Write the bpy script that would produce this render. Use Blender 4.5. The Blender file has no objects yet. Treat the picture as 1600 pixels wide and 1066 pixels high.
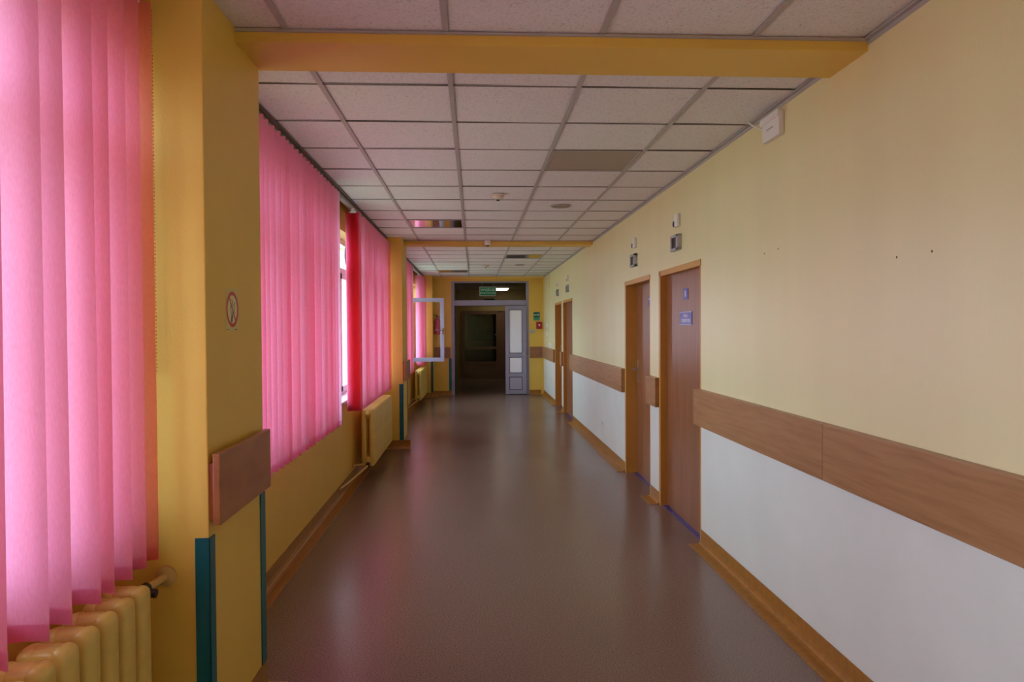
import bpy, bmesh, math, random
from mathutils import Vector, Matrix

random.seed(7)
SC = bpy.context.scene
COL = SC.collection
PI = math.pi

# ------------------------------------------------------------------ camera
F_PX, YAW, PITCH, ROLL = 1125.95, 0.05277, 0.01864, -0.00563
fw = Vector((math.sin(YAW) * math.cos(PITCH), math.cos(YAW) * math.cos(PITCH), -math.sin(PITCH)))
rt = Vector((math.cos(YAW), -math.sin(YAW), 0.0))
up = rt.cross(fw)
r2 = rt * math.cos(ROLL) + up * math.sin(ROLL)
u2 = -rt * math.sin(ROLL) + up * math.cos(ROLL)
cam_data = bpy.data.cameras.new('camera')
cam = bpy.data.objects.new('camera', cam_data)
COL.objects.link(cam)
m = Matrix((r2, u2, -fw)).transposed().to_4x4()
m.translation = Vector((0, 0, 1.5))
cam.matrix_world = m
cam_data.sensor_width = 36.0
cam_data.lens = F_PX / 1600.0 * 36.0
cam_data.clip_start = 0.05
cam_data.clip_end = 400
SC.camera = cam

# ------------------------------------------------------------------ view + sky
SC.view_settings.view_transform = 'Standard'
SC.view_settings.look = 'None'
SC.view_settings.gamma = 1
SC.view_settings.use_curve_mapping = False
SC.view_settings.exposure = 0.56
SKY_STRENGTH = 6.0
world = bpy.data.worlds.new('overcast_sky')
SC.world = world
world.use_nodes = True
wn, wl = world.node_tree.nodes, world.node_tree.links
wn.clear()
wo = wn.new('ShaderNodeOutputWorld')
wb = wn.new('ShaderNodeBackground')
wtc = wn.new('ShaderNodeTexCoord')
wsep = wn.new('ShaderNodeSeparateXYZ')
wr = wn.new('ShaderNodeValToRGB')
wl.new(wtc.outputs['Generated'], wsep.inputs[0])
wl.new(wsep.outputs['Z'], wr.inputs[0])
wr.color_ramp.elements[0].position = 0.0
wr.color_ramp.elements[0].color = (0.62, 0.82, 1.0, 1)
wr.color_ramp.elements[1].position = 0.7
wr.color_ramp.elements[1].color = (0.70, 0.88, 1.0, 1)
wl.new(wr.outputs[0], wb.inputs['Color'])
wb.inputs['Strength'].default_value = SKY_STRENGTH
wl.new(wb.outputs[0], wo.inputs[0])

SC.cycles.use_denoising = True
SC.cycles.denoiser = 'OPENIMAGEDENOISE'
SC.cycles.max_bounces = 14
SC.cycles.diffuse_bounces = 8
SC.cycles.glossy_bounces = 4
SC.cycles.transmission_bounces = 8
SC.cycles.transparent_max_bounces = 16
SC.cycles.sample_clamp_indirect = 8.0
SC.cycles.caustics_reflective = False
SC.cycles.caustics_refractive = False

# ------------------------------------------------------------------ dimensions
CEIL = 2.628
TOP = 2.80
XR = 1.56            # right wall face
XL = -1.20           # wall under the windows
XC = -0.89           # pillar face
XO = -1.52           # outside face of the window wall
COLS = [(-4.15, -3.52), (2.45, 3.08), (9.05, 9.68), (15.65, 16.25)]
BAYS = [(-3.52, 2.45), (3.08, 9.05), (9.68, 15.65)]
WIN_X = -1.36
SILL, HEAD = 0.82, 2.40
END_Y = 16.1
DOORS = [(4.88, 5.97), (6.31, 7.34), (11.35, 12.50), (12.76, 13.76)]
DOOR_TOP = 1.95

# daylight portals: they only tell the renderer where the window openings are
for i, (a, b) in enumerate(BAYS):
    ld = bpy.data.lights.new('window_portal', 'AREA')
    ld.shape = 'RECTANGLE'
    ld.size = HEAD - SILL
    ld.size_y = b - a - 0.06
    ld.cycles.is_portal = True
    lo = bpy.data.objects.new('window_portal', ld)
    lo.location = (XO - 0.02, (a + b) / 2, (SILL + HEAD) / 2)
    lo.rotation_euler = (0, -PI / 2, 0)
    COL.objects.link(lo)


# ------------------------------------------------------------------ materials
def newmat(name):
    mt = bpy.data.materials.new(name)
    mt.use_nodes = True
    n, l = mt.node_tree.nodes, mt.node_tree.links
    return mt, n, l, n['Principled BSDF']


def ramp(n, stops):
    r = n.new('ShaderNodeValToRGB')
    e = r.color_ramp.elements
    e[0].position, e[0].color = stops[0][0], (*stops[0][1], 1)
    e[1].position, e[1].color = stops[-1][0], (*stops[-1][1], 1)
    for p, c in stops[1:-1]:
        x = e.new(p)
        x.color = (*c, 1)
    return r


def plain(name, c, rough=0.5, metal=0.0, spec=0.5, var=0.06, scale=12.0, bump=0.0, bscale=150.0, stretch=(1, 1, 1)):
    mt, n, l, b = newmat(name)
    tc = n.new('ShaderNodeTexCoord')
    mp = n.new('ShaderNodeMapping')
    mp.inputs['Scale'].default_value = stretch
    l.new(tc.outputs['Object'], mp.inputs[0])
    nz = n.new('ShaderNodeTexNoise')
    nz.inputs['Scale'].default_value = scale
    nz.inputs['Detail'].default_value = 5
    l.new(mp.outputs[0], nz.inputs['Vector'])
    r = ramp(n, [(0.3, tuple(x * (1 - var) for x in c)), (0.7, tuple(min(1, x * (1 + var)) for x in c))])
    l.new(nz.outputs['Fac'], r.inputs[0])
    l.new(r.outputs[0], b.inputs['Base Color'])
    b.inputs['Roughness'].default_value = rough
    b.inputs['Metallic'].default_value = metal
    b.inputs['Specular IOR Level'].default_value = spec
    if bump:
        nb = n.new('ShaderNodeTexNoise')
        nb.inputs['Scale'].default_value = bscale
        nb.inputs['Detail'].default_value = 3
        l.new(mp.outputs[0], nb.inputs['Vector'])
        bp = n.new('ShaderNodeBump')
        bp.inputs['Strength'].default_value = bump
        bp.inputs['Distance'].default_value = 0.004
        l.new(nb.outputs['Fac'], bp.inputs['Height'])
        l.new(bp.outputs[0], b.inputs['Normal'])
    return mt


def wood(name, dark, mid, light, stretch, rough=0.4):
    mt, n, l, b = newmat(name)
    tc = n.new('ShaderNodeTexCoord')
    mp = n.new('ShaderNodeMapping')
    mp.inputs['Scale'].default_value = stretch
    l.new(tc.outputs['Object'], mp.inputs[0])
    nz = n.new('ShaderNodeTexNoise')
    nz.inputs['Scale'].default_value = 4.0
    nz.inputs['Detail'].default_value = 8
    nz.inputs['Distortion'].default_value = 0.4
    l.new(mp.outputs[0], nz.inputs['Vector'])
    r = ramp(n, [(0.25, dark), (0.5, mid), (0.75, light)])
    l.new(nz.outputs['Fac'], r.inputs[0])
    l.new(r.outputs[0], b.inputs['Base Color'])
    b.inputs['Roughness'].default_value = rough
    return mt


M = {}
M['yellow'] = plain('yellow_wall_paint', (0.78, 0.52, 0.09), 0.45, var=0.03, scale=3, bump=0.15, bscale=220)
M['cream'] = plain('pale_yellow_wall_paint', (0.79, 0.72, 0.40), 0.30, var=0.03, scale=3, bump=0.15, bscale=220, stretch=(1, 1, 0.15))
M['dado'] = plain('cream_dado_paint', (0.76, 0.80, 0.72), 0.32, var=0.03, scale=3, bump=0.12, bscale=220)
M['tee'] = plain('grey_ceiling_tee', (0.44, 0.42, 0.42), 0.5, var=0.03)
M['tee_dark'] = plain('dark_ceiling_joint', (0.14, 0.12, 0.11), 0.6, var=0.05)
M['void'] = plain('dark_ceiling_void', (0.05, 0.045, 0.04), 0.9)
M['skirt'] = plain('orange_brown_vinyl_skirting', (0.33, 0.145, 0.018), 0.33, var=0.18, scale=30)
M['rail'] = wood('brown_beech_laminate', (0.29, 0.135, 0.05), (0.37, 0.185, 0.073), (0.42, 0.225, 0.095), (6, 0.7, 10), 0.38)
M['rail_end'] = wood('brown_beech_laminate_across', (0.27, 0.12, 0.05), (0.34, 0.16, 0.07), (0.40, 0.20, 0.09), (0.7, 6, 10), 0.38)
M['plate'] = wood('worn_red_brown_board', (0.27, 0.09, 0.025), (0.36, 0.13, 0.035), (0.42, 0.16, 0.045), (6, 1.2, 3), 0.35)
M['door'] = wood('red_brown_door_laminate', (0.20, 0.078, 0.028), (0.26, 0.105, 0.04), (0.32, 0.14, 0.056), (8, 8, 0.45), 0.32)
M['frame'] = plain('ochre_painted_door_frame', (0.58, 0.30, 0.06), 0.35, var=0.04)
M['teal'] = plain('dark_teal_plastic', (0.0, 0.11, 0.14), 0.4, var=0.05)
M['rad'] = plain('yellow_enamel_radiator', (0.72, 0.52, 0.13), 0.30, var=0.06, scale=20)
M['pipe'] = plain('yellow_painted_pipe', (0.62, 0.42, 0.14), 0.35)
M['black'] = plain('black_plastic', (0.015, 0.015, 0.02), 0.4)
M['white'] = plain('white_plastic', (0.80, 0.80, 0.80), 0.35, var=0.02)
M['greyplastic'] = plain('grey_plastic', (0.42, 0.44, 0.46), 0.4, var=0.02)
M['alu'] = plain('lilac_grey_alu_and_sash_shade', (0.33, 0.32, 0.42), 0.35, var=0.03)
M['alu_dark'] = plain('dark_rubber_gasket', (0.02, 0.02, 0.022), 0.5)
M['brownframe'] = plain('brown_varnished_frame', (0.20, 0.11, 0.06), 0.35, var=0.06)
M['frost'] = plain('white_frosted_panel', (0.93, 0.95, 1.0), 0.3, var=0.01)
M['lowpanel'] = plain('grey_lilac_panel', (0.42, 0.40, 0.50), 0.4, var=0.02)
M['metal'] = plain('brushed_metal', (0.62, 0.60, 0.56), 0.28, metal=1.0, var=0.03)
M['blue'] = plain('violet_blue_sign', (0.035, 0.025, 0.30), 0.3, var=0.02)
M['bluestrip'] = plain('violet_blue_threshold', (0.05, 0.045, 0.22), 0.25, var=0.05)
M['signwhite'] = plain('sign_white', (0.75, 0.75, 0.82), 0.4, var=0.01)
M['green'] = plain('exit_sign_green', (0.0, 0.16, 0.07), 0.35, var=0.02)
M['green2'] = plain('pale_sign_green', (0.05, 0.33, 0.22), 0.35, var=0.02)
M['signframe'] = plain('pale_green_grey_frame', (0.30, 0.36, 0.26), 0.4, var=0.02)
M['mint'] = plain('mint_lettering', (0.35, 0.62, 0.45), 0.4, var=0.01)
M['red'] = plain('red_enamel', (0.42, 0.02, 0.015), 0.35, var=0.03)
M['signred'] = plain('sign_red', (0.50, 0.015, 0.005), 0.4, var=0.02)
M['sticker'] = plain('pale_sticker_film', (0.78, 0.70, 0.42), 0.35, var=0.02)
M['film'] = plain('yellowish_sticker_film', (0.66, 0.52, 0.16), 0.35, var=0.02)
M['ink'] = plain('dark_green_ink', (0.02, 0.05, 0.02), 0.5, var=0.02)
M['ink2'] = plain('grey_green_ink', (0.20, 0.24, 0.12), 0.5, var=0.02)
M['pink_red'] = plain('pinkish_red_enamel', (0.55, 0.03, 0.06), 0.3, var=0.02)
M['ornament'] = plain('brown_dried_ornament', (0.16, 0.09, 0.05), 0.7, var=0.2, scale=60)
M['smokew'] = plain('cream_white_plastic', (0.72, 0.66, 0.58), 0.4, var=0.02)
M['bulkhead'] = plain('white_window_frame', (0.74, 0.76, 0.80), 0.35, var=0.02)
M['olive'] = plain('olive_reflection', (0.22, 0.24, 0.09), 0.6, var=0.2, scale=6)
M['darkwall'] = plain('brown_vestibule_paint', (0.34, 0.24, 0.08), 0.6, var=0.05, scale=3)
M['ground'] = plain('pale_grass_ground', (0.36, 0.37, 0.24), 0.9, var=0.3, scale=0.5)
M['grille'] = plain('grey_speaker_grille', (0.30, 0.26, 0.22), 0.6, var=0.05)
M['screw'] = plain('dark_screw_hole', (0.12, 0.06, 0.03), 0.6)


def mk_tile():
    mt, n, l, b = newmat('speckled_ceiling_tile')
    tc = n.new('ShaderNodeTexCoord')
    nz = n.new('ShaderNodeTexNoise')
    nz.inputs['Scale'].default_value = 95
    nz.inputs['Detail'].default_value = 4
    nz.inputs['Roughness'].default_value = 0.7
    l.new(tc.outputs['Object'], nz.inputs['Vector'])
    r = ramp(n, [(0.30, (0.36, 0.35, 0.35)), (0.40, (0.72, 0.71, 0.74)), (0.6, (0.80, 0.785, 0.82))])
    l.new(nz.outputs['Fac'], r.inputs[0])
    l.new(r.outputs[0], b.inputs['Base Color'])
    b.inputs['Roughness'].default_value = 0.85
    b.inputs['Specular IOR Level'].default_value = 0.25
    bp = n.new('ShaderNodeBump')
    bp.inputs['Strength'].default_value = 0.3
    bp.inputs['Distance'].default_value = 0.002
    l.new(nz.outputs['Fac'], bp.inputs['Height'])
    l.new(bp.outputs[0], b.inputs['Normal'])
    return mt


def mk_floor():
    mt, n, l, b = newmat('speckled_brown_vinyl_floor')
    tc = n.new('ShaderNodeTexCoord')
    nz = n.new('ShaderNodeTexNoise')
    nz.inputs['Scale'].default_value = 120
    nz.inputs['Detail'].default_value = 4
    nz.inputs['Roughness'].default_value = 0.75
    l.new(tc.outputs['Object'], nz.inputs['Vector'])
    r = ramp(n, [(0.28, (0.09, 0.054, 0.040)), (0.5, (0.195, 0.125, 0.094)), (0.72, (0.30, 0.205, 0.16))])
    l.new(nz.outputs['Fac'], r.inputs[0])
    big = n.new('ShaderNodeTexNoise')
    big.inputs['Scale'].default_value = 1.6
    big.inputs['Detail'].default_value = 6
    l.new(tc.outputs['Object'], big.inputs['Vector'])
    r2_ = ramp(n, [(0.2, (0.94, 0.93, 0.93)), (0.8, (1.0, 1.0, 1.0))])
    l.new(big.outputs['Fac'], r2_.inputs[0])
    mx = n.new('ShaderNodeMix')
    mx.data_type = 'RGBA'
    mx.blend_type = 'MULTIPLY'
    mx.inputs['Factor'].default_value = 1.0
    l.new(r.outputs[0], mx.inputs['A'])
    l.new(r2_.outputs[0], mx.inputs['B'])
    l.new(mx.outputs['Result'], b.inputs['Base Color'])
    rr = ramp(n, [(0.2, (0.23,) * 3), (0.8, (0.27,) * 3)])
    l.new(big.outputs['Fac'], rr.inputs[0])
    l.new(rr.outputs[0], b.inputs['Roughness'])
    b.inputs['Specular IOR Level'].default_value = 0.45
    # gentle unevenness across the corridor
    mp = n.new('ShaderNodeMapping')
    mp.inputs['Scale'].default_value = (0.8, 5.0, 1)
    l.new(tc.outputs['Object'], mp.inputs[0])
    wv = n.new('ShaderNodeTexNoise')
    wv.inputs['Scale'].default_value = 3.0
    wv.inputs['Detail'].default_value = 3
    l.new(mp.outputs[0], wv.inputs['Vector'])
    bp = n.new('ShaderNodeBump')
    bp.inputs['Strength'].default_value = 0.12
    bp.inputs['Distance'].default_value = 0.004
    l.new(wv.outputs['Fac'], bp.inputs['Height'])
    return mt


def mk_fabric():
    mt, n, l, b = newmat('pink_blind_fabric')
    n.remove(b)
    out = n['Material Output']
    tc = n.new('ShaderNodeTexCoord')
    mp = n.new('ShaderNodeMapping')
    mp.inputs['Scale'].default_value = (300, 300, 60)
    l.new(tc.outputs['Object'], mp.inputs[0])
    nz = n.new('ShaderNodeTexNoise')
    nz.inputs['Scale'].default_value = 1.0
    nz.inputs['Detail'].default_value = 3
    l.new(mp.outputs[0], nz.inputs['Vector'])
    r1 = ramp(n, [(0.3, (0.78, 0.03, 0.03)), (0.7, (0.88, 0.04, 0.04))])
    rr = ramp(n, [(0.3, (0.96, 0.44, 0.66)), (0.7, (1.0, 0.51, 0.75))])
    l.new(nz.outputs['Fac'], r1.inputs[0])
    l.new(nz.outputs['Fac'], rr.inputs[0])
    d = n.new('ShaderNodeBsdfDiffuse')
    t = n.new('ShaderNodeBsdfTranslucent')
    l.new(r1.outputs[0], d.inputs[0])
    l.new(rr.outputs[0], t.inputs[0])
    mx = n.new('ShaderNodeMixShader')
    mx.inputs[0].default_value = 0.82
    l.new(d.outputs[0], mx.inputs[1])
    l.new(t.outputs[0], mx.inputs[2])
    l.new(mx.outputs[0], out.inputs['Surface'])
    return mt


def mk_hem():
    mt = M['fabric'].copy()
    mt.name = 'pink_blind_hem'
    n = mt.node_tree.nodes
    for q in n:
        if q.type == 'VALTORGB' and q.color_ramp.elements[0].color[1] > 0.25:
            q.color_ramp.elements[0].color = (0.74, 0.48, 0.62, 1)
            q.color_ramp.elements[1].color = (0.78, 0.53, 0.68, 1)
        if q.type == 'MIX_SHADER': q.inputs[0].default_value = 0.93
    return mt


def mk_glass(name, tint=(1, 1, 1), gloss=1.0):
    mt, n, l, b = newmat(name)
    n.remove(b)
    out = n['Material Output']
    t = n.new('ShaderNodeBsdfTransparent')
    t.inputs[0].default_value = (*tint, 1)
    g = n.new('ShaderNodeBsdfGlossy')
    g.inputs['Roughness'].default_value = 0.02
    g.inputs[0].default_value = (gloss, gloss, gloss, 1)
    fr = n.new('ShaderNodeFresnel')
    fr.inputs[0].default_value = 1.3
    mx = n.new('ShaderNodeMixShader')
    l.new(fr.outputs[0], mx.inputs[0])
    l.new(t.outputs[0], mx.inputs[1])
    l.new(g.outputs[0], mx.inputs[2])
    l.new(mx.outputs[0], out.inputs['Surface'])
    return mt


def mk_emit(name, c, s):
    mt, n, l, b = newmat(name)
    b.inputs['Base Color'].default_value = (*c, 1)
    b.inputs['Emission Color'].default_value = (*c, 1)
    b.inputs['Emission Strength'].default_value = s
    return mt


M['tile'] = mk_tile()
M['floor'] = mk_floor()
M['fabric'] = mk_fabric()
M['hem'] = mk_hem()
M['glass'] = mk_glass('clear_window_glass')
M['dimglass'] = mk_glass('door_glass', (0.75, 0.75, 0.72))
M['mirror'] = plain('mirror_louvre', (0.62, 0.60, 0.58), 0.10, metal=1.0, var=0.02)
M['diffuser'] = plain('dull_beige_diffuser', (0.36, 0.29, 0.23), 0.45, var=0.03)
M['lamp'] = mk_emit('lit_lamp_diffuser', (1.0, 0.93, 0.78), 4.0)

# ------------------------------------------------------------------ mesh helpers
ORIGIN = {}


def tag(o, label=None, cat=None, group=None, kind=None):
    if label: o['label'] = label
    if cat: o['category'] = cat
    if group: o['group'] = group
    if kind: o['kind'] = kind
    return o


def empty(name, loc, rz=0.0):
    o = bpy.data.objects.new(name, None)
    o.empty_display_size = 0.1
    o.location = loc
    o.rotation_euler = (0, 0, rz)
    COL.objects.link(o)
    ORIGIN[o.name] = Vector(loc)
    return o


def thing(name, loc, label, cat, group=None):
    return tag(empty(name, loc), label, cat, group)


class MB:
    """collects shapes in world coordinates (or local ones) and links them as one mesh object"""

    def __init__(s):
        s.bm = bmesh.new()

    def box(s, x0, x1, y0, y1, z0, z1, mi=0, bevel=0.0):
        r = bmesh.ops.create_cube(s.bm, size=1)
        vs = r['verts']
        c = Vector(((x0 + x1) / 2, (y0 + y1) / 2, (z0 + z1) / 2))
        for v in vs:
            v.co = Vector((v.co.x * (x1 - x0), v.co.y * (y1 - y0), v.co.z * (z1 - z0))) + c
        fs = set(f for v in vs for f in v.link_faces)
        for f in fs: f.material_index = mi
        if bevel:
            es = list(set(e for v in vs for e in v.link_edges))
            bmesh.ops.bevel(s.bm, geom=es, offset=bevel, segments=2, affect='EDGES', profile=0.6)
        return s

    def quad(s, a, b, c, d, mi=0):
        f = s.bm.faces.new([s.bm.verts.new(p) for p in (a, b, c, d)])
        f.material_index = mi
        return s

    def tube(s, pts, r, seg=10, cap=True):
        pts = [Vector(p) for p in pts]
        rings = []
        n = len(pts)
        prev = None
        for i, p in enumerate(pts):
            t = (pts[min(i + 1, n - 1)] - pts[max(i - 1, 0)]).normalized()
            if prev is None:
                a = Vector((0, 0, 1)) if abs(t.z) < 0.9 else Vector((1, 0, 0))
                u = t.cross(a).normalized()
            else:
                u = (prev - t * prev.dot(t)).normalized()
            prev = u
            w = t.cross(u)
            rr = r[i] if isinstance(r, (list, tuple)) else r
            rings.append([s.bm.verts.new(p + (u * math.cos(2 * PI * k / seg) + w * math.sin(2 * PI * k / seg)) * rr) for k in range(seg)])
        for a, b in zip(rings, rings[1:]):
            for k in range(seg):
                s.bm.faces.new((a[k], a[(k + 1) % seg], b[(k + 1) % seg], b[k]))
        if cap:
            s.bm.faces.new(rings[0][::-1])
            s.bm.faces.new(rings[-1])
        return s

    def lathe(s, c, prof, axis='z', seg=24):
        """prof: list of (radius, height along axis)"""
        ax = {'x': Vector((1, 0, 0)), 'y': Vector((0, 1, 0)), 'z': Vector((0, 0, 1))}[axis]
        u = {'x': Vector((0, 1, 0)), 'y': Vector((0, 0, 1)), 'z': Vector((1, 0, 0))}[axis]
        w = ax.cross(u)
        c = Vector(c)
        rings = [[s.bm.verts.new(c + ax * h + (u * math.cos(2 * PI * k / seg) + w * math.sin(2 * PI * k / seg)) * max(r, 1e-4)) for k in range(seg)] for r, h in prof]
        for a, b in zip(rings, rings[1:]):
            for k in range(seg):
                s.bm.faces.new((a[k], a[(k + 1) % seg], b[(k + 1) % seg], b[k]))
        s.bm.faces.new(rings[0][::-1])
        s.bm.faces.new(rings[-1])
        return s

    def prism(s, poly, axis, a, b, mi=0):
        """poly: 2-d outline in the two other axes (x,z for y; y,z for x; x,y for z)"""
        def P(p, t):
            if axis == 'y': return (p[0], t, p[1])
            if axis == 'x': return (t, p[0], p[1])
            return (p[0], p[1], t)
        A = [s.bm.verts.new(P(p, a)) for p in poly]
        B = [s.bm.verts.new(P(p, b)) for p in poly]
        n = len(poly)
        fs = [s.bm.faces.new(A[::-1]), s.bm.faces.new(B)]
        for i in range(n):
            fs.append(s.bm.faces.new((A[i], A[(i + 1) % n], B[(i + 1) % n], B[i])))
        for f in fs: f.material_index = mi
        return s

    def build(s, name, mat, parent=None, smooth=False, origin=None):
        bmesh.ops.recalc_face_normals(s.bm, faces=s.bm.faces[:])
        if parent is not None:
            o0 = ORIGIN[parent.name]
        elif origin is not None:
            o0 = Vector(origin)
        else:
            xs = [v.co for v in s.bm.verts]
            o0 = Vector(((min(v.x for v in xs) + max(v.x for v in xs)) / 2, (min(v.y for v in xs) + max(v.y for v in xs)) / 2, min(v.z for v in xs)))
        for v in s.bm.verts: v.co -= o0
        me = bpy.data.meshes.new(name)
        s.bm.to_mesh(me)
        s.bm.free()
        for mm in (mat if isinstance(mat, (list, tuple)) else [mat]):
            me.materials.append(mm)
        if smooth:
            for p in me.polygons: p.use_smooth = True
            try: me.set_sharp_from_angle(angle=math.radians(40))
            except Exception: pass
        o = bpy.data.objects.new(name, me)
        COL.objects.link(o)
        if parent is not None:
            o.parent = parent
        else:
            o.location = o0
        ORIGIN[o.name] = o0
        return o


def struct(o):
    o['kind'] = 'structure'
    return o


def sempty(name, loc):
    return struct(empty(name, loc))


TEXTS = []


def text(name, s, size, mat, parent, loc, normal, align='CENTER', bold=0.0, xs=1.0):
    """lettering facing 'normal' (-x, +x or -y), upright"""
    cu = bpy.data.curves.new(name, 'FONT')
    cu.body = s
    cu.size = size
    cu.align_x = align
    cu.align_y = 'CENTER'
    cu.extrude = 0.0006
    cu.offset = bold
    cu.materials.append(mat)
    o = bpy.data.objects.new(name, cu)
    COL.objects.link(o)
    rz = {'-x': -PI / 2, '+x': PI / 2, '-y': 0.0}[normal]
    o.rotation_euler = (PI / 2, 0, rz)
    o.scale = (xs, 1, 1)
    o.parent = parent
    o.location = Vector(loc) - ORIGIN[parent.name]
    TEXTS.append(o)
    return o


# ================================================================== SETTING
struct(MB().box(XO, 1.75, -5, 16.3, -0.2, 0).box(-0.7, 1.75, 16.3, 25.2, -0.2, 0).build('floor', M['floor']))

# ---- right wall with door openings, two paints meeting behind the bumper rail
w = MB()
ys = [(-5, DOORS[0][0]), (DOORS[0][1], DOORS[1][0]), (DOORS[1][1], DOORS[2][0]), (DOORS[2][1], DOORS[3][0]), (DOORS[3][1], 16.3)]
for a, b in ys:
    w.box(XR, XR + 0.19, a, b, 0, 0.94, 1)
    w.box(XR, XR + 0.19, a, b, 0.94, DOOR_TOP, 0)
w.box(XR, XR + 0.19, -5, 16.3, DOOR_TOP, TOP, 0)
struct(w.build('wall_right', [M['cream'], M['dado']]))

# ---- window wall
w = MB()
for a, b in BAYS:
    w.box(XO, XL, a, b, 0, SILL)
    w.box(XO, XL, a, b, HEAD, TOP)
    w.box(XO, XL, a, a + 0.03, SILL, HEAD)
    w.box(XO, XL, b - 0.03, b, SILL, HEAD)
struct(w.build('wall_left', M['yellow']))
for k, (a, b) in enumerate(COLS):
    struct(MB().box(XO, XC, a, min(b, 16.3), 0, TOP, bevel=0.004).build('trim_%d' % (k + 1), M['yellow']))
struct(MB().box(XO, 1.75, -5.2, -5, 0, TOP).build('wall_back', M['cream']))

# ---- end wall around the glazed door
w = MB()
w.box(XC, -0.50, END_Y, END_Y + 0.2, 0, TOP)
w.box(1.235, XR, END_Y, END_Y + 0.2, 0, TOP)
w.box(-0.50, 1.235, END_Y, END_Y + 0.2, 2.54, TOP)
w.box(1.50, XR, END_Y - 0.02, END_Y, 0, 2.58)
struct(w.build('wall_end', M['yellow']))

# ---- beams
for k, (a, b) in enumerate([(2.785, 3.095), (9.373, 9.69), (15.985, 16.1)]):
    struct(MB().box(XC - 0.01, XR + 0.01, a, b, 2.583, TOP, bevel=0.003).build('trim_%d' % (k + 11), M['yellow']))
    if k < 2:
        struct(MB().box(XC, XR, a - 0.012, a, 2.620, 2.628).build('trim_%d' % (k + 21), M['tee']))

# ---- suspended ceiling
XE = -1.08
FIX = [(0.5, 4.59), (-0.7, 7.59), (0.5, 11.19), (-0.7, 14.19)]
xs_ = [XE, -0.70, -0.10, 0.50, 1.10, XR]
y0 = 3.39 - 0.6 * 14
yg = [y0 + 0.6 * k for k in range(0, 36) if y0 + 0.6 * k < 16.2]
w = MB()
for i in range(5):
    for j in range(len(yg) - 1):
        a, b, c, d = xs_[i], xs_[i + 1], yg[j], min(yg[j + 1], 16.2)
        if any(abs(a - fx) < 0.05 and abs(c - fy) < 0.05 for fx, fy in FIX):
            continue
        g = 0.0035
        z = [2.6335 + random.uniform(-0.0022, 0.0022) for _ in range(4)]
        w.quad((a + 0.004, c + g, z[0]), (b - 0.004, c + g, z[1]), (b - 0.004, d - g, z[2]), (a + 0.004, d - g, z[3]))
ceil = struct(w.build('ceiling', M['tile'], origin=(0, 6, CEIL)))
w = MB()
w.box(XE, XR, -5, 16.2, 2.66, 2.67)
w.box(XO, XE, -5, 16.2, TOP - 0.02, TOP)
w.build('ceiling_void', M['void'], ceil)
w = MB()
for x in xs_[1:-1]:
    w.box(x - 0.012, x + 0.012, -5, 16.1, 2.6265, 2.630)
w.box(XR - 0.022, XR, -5, 16.1, 2.624, 2.628)
w.box(XR - 0.003, XR, -5, 16.1, 2.607, 2.628)
w.build('ceiling_grid', M['tee'], ceil)
w = MB()
for y in yg:
    for i in range(5):
        w.box(xs_[i] + 0.012, xs_[i + 1] - 0.012, y - 0.004, y + 0.004, 2.6275, 2.630)
w.build('cross_tee', M['tee_dark'], ceil)
w = MB()
w.box(XE - 0.004, XE, -5, 16.1, 2.612, 2.665)
w.box(XE - 0.004, XE + 0.018, -5, 16.1, 2.624, 2.627)
struct(w.build('trim_31', M['tee_dark']))
struct(MB().box(XO - 0.1, 1.75, -5.2, 16.3, TOP, TOP + 0.2).box(-0.9, 1.95, 16.3, 25.4, TOP, TOP + 0.2).build('ceiling_slab', M['void']))

# ---- coved vinyl skirting
PROF = [(0, 0.10), (0.004, 0.10), (0.005, 0.035), (0.010, 0.016), (0.020, 0.006), (0.034, 0.003), (0.092, 0.0025), (0.092, 0.0), (0, 0)]


def skirt(name, axis, at, sgn, a, b):
    w = MB()
    if axis == 'y':
        w.prism([(at + sgn * d, z) for d, z in PROF], 'y', a, b)
    else:
        w.prism([(at + sgn * d, z) for d, z in PROF], 'x', a, b)
    return struct(w.build(name, M['skirt']))


for a, b in [(-5, 4.87), (5.985, 6.295), (7.365, 11.34), (12.51, 12.75), (13.775, 16.08)]:
    skirt('baseboard_right', 'y', XR, -1, a, b)
for a, b in BAYS:
    skirt('baseboard_left', 'y', XL, 1, a, b)
for a, b in COLS[1:]:
    b = min(b, END_Y)
    skirt('baseboard_left', 'y', XC, 1, a, b)
    skirt('baseboard_left', 'x', a, -1, XL + 0.004, XC + 0.09)
skirt('baseboard_end', 'x', END_Y, -1, XC + 0.005, -0.50)
skirt('baseboard_end', 'x', END_Y, -1, 1.235, XR - 0.005)


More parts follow.
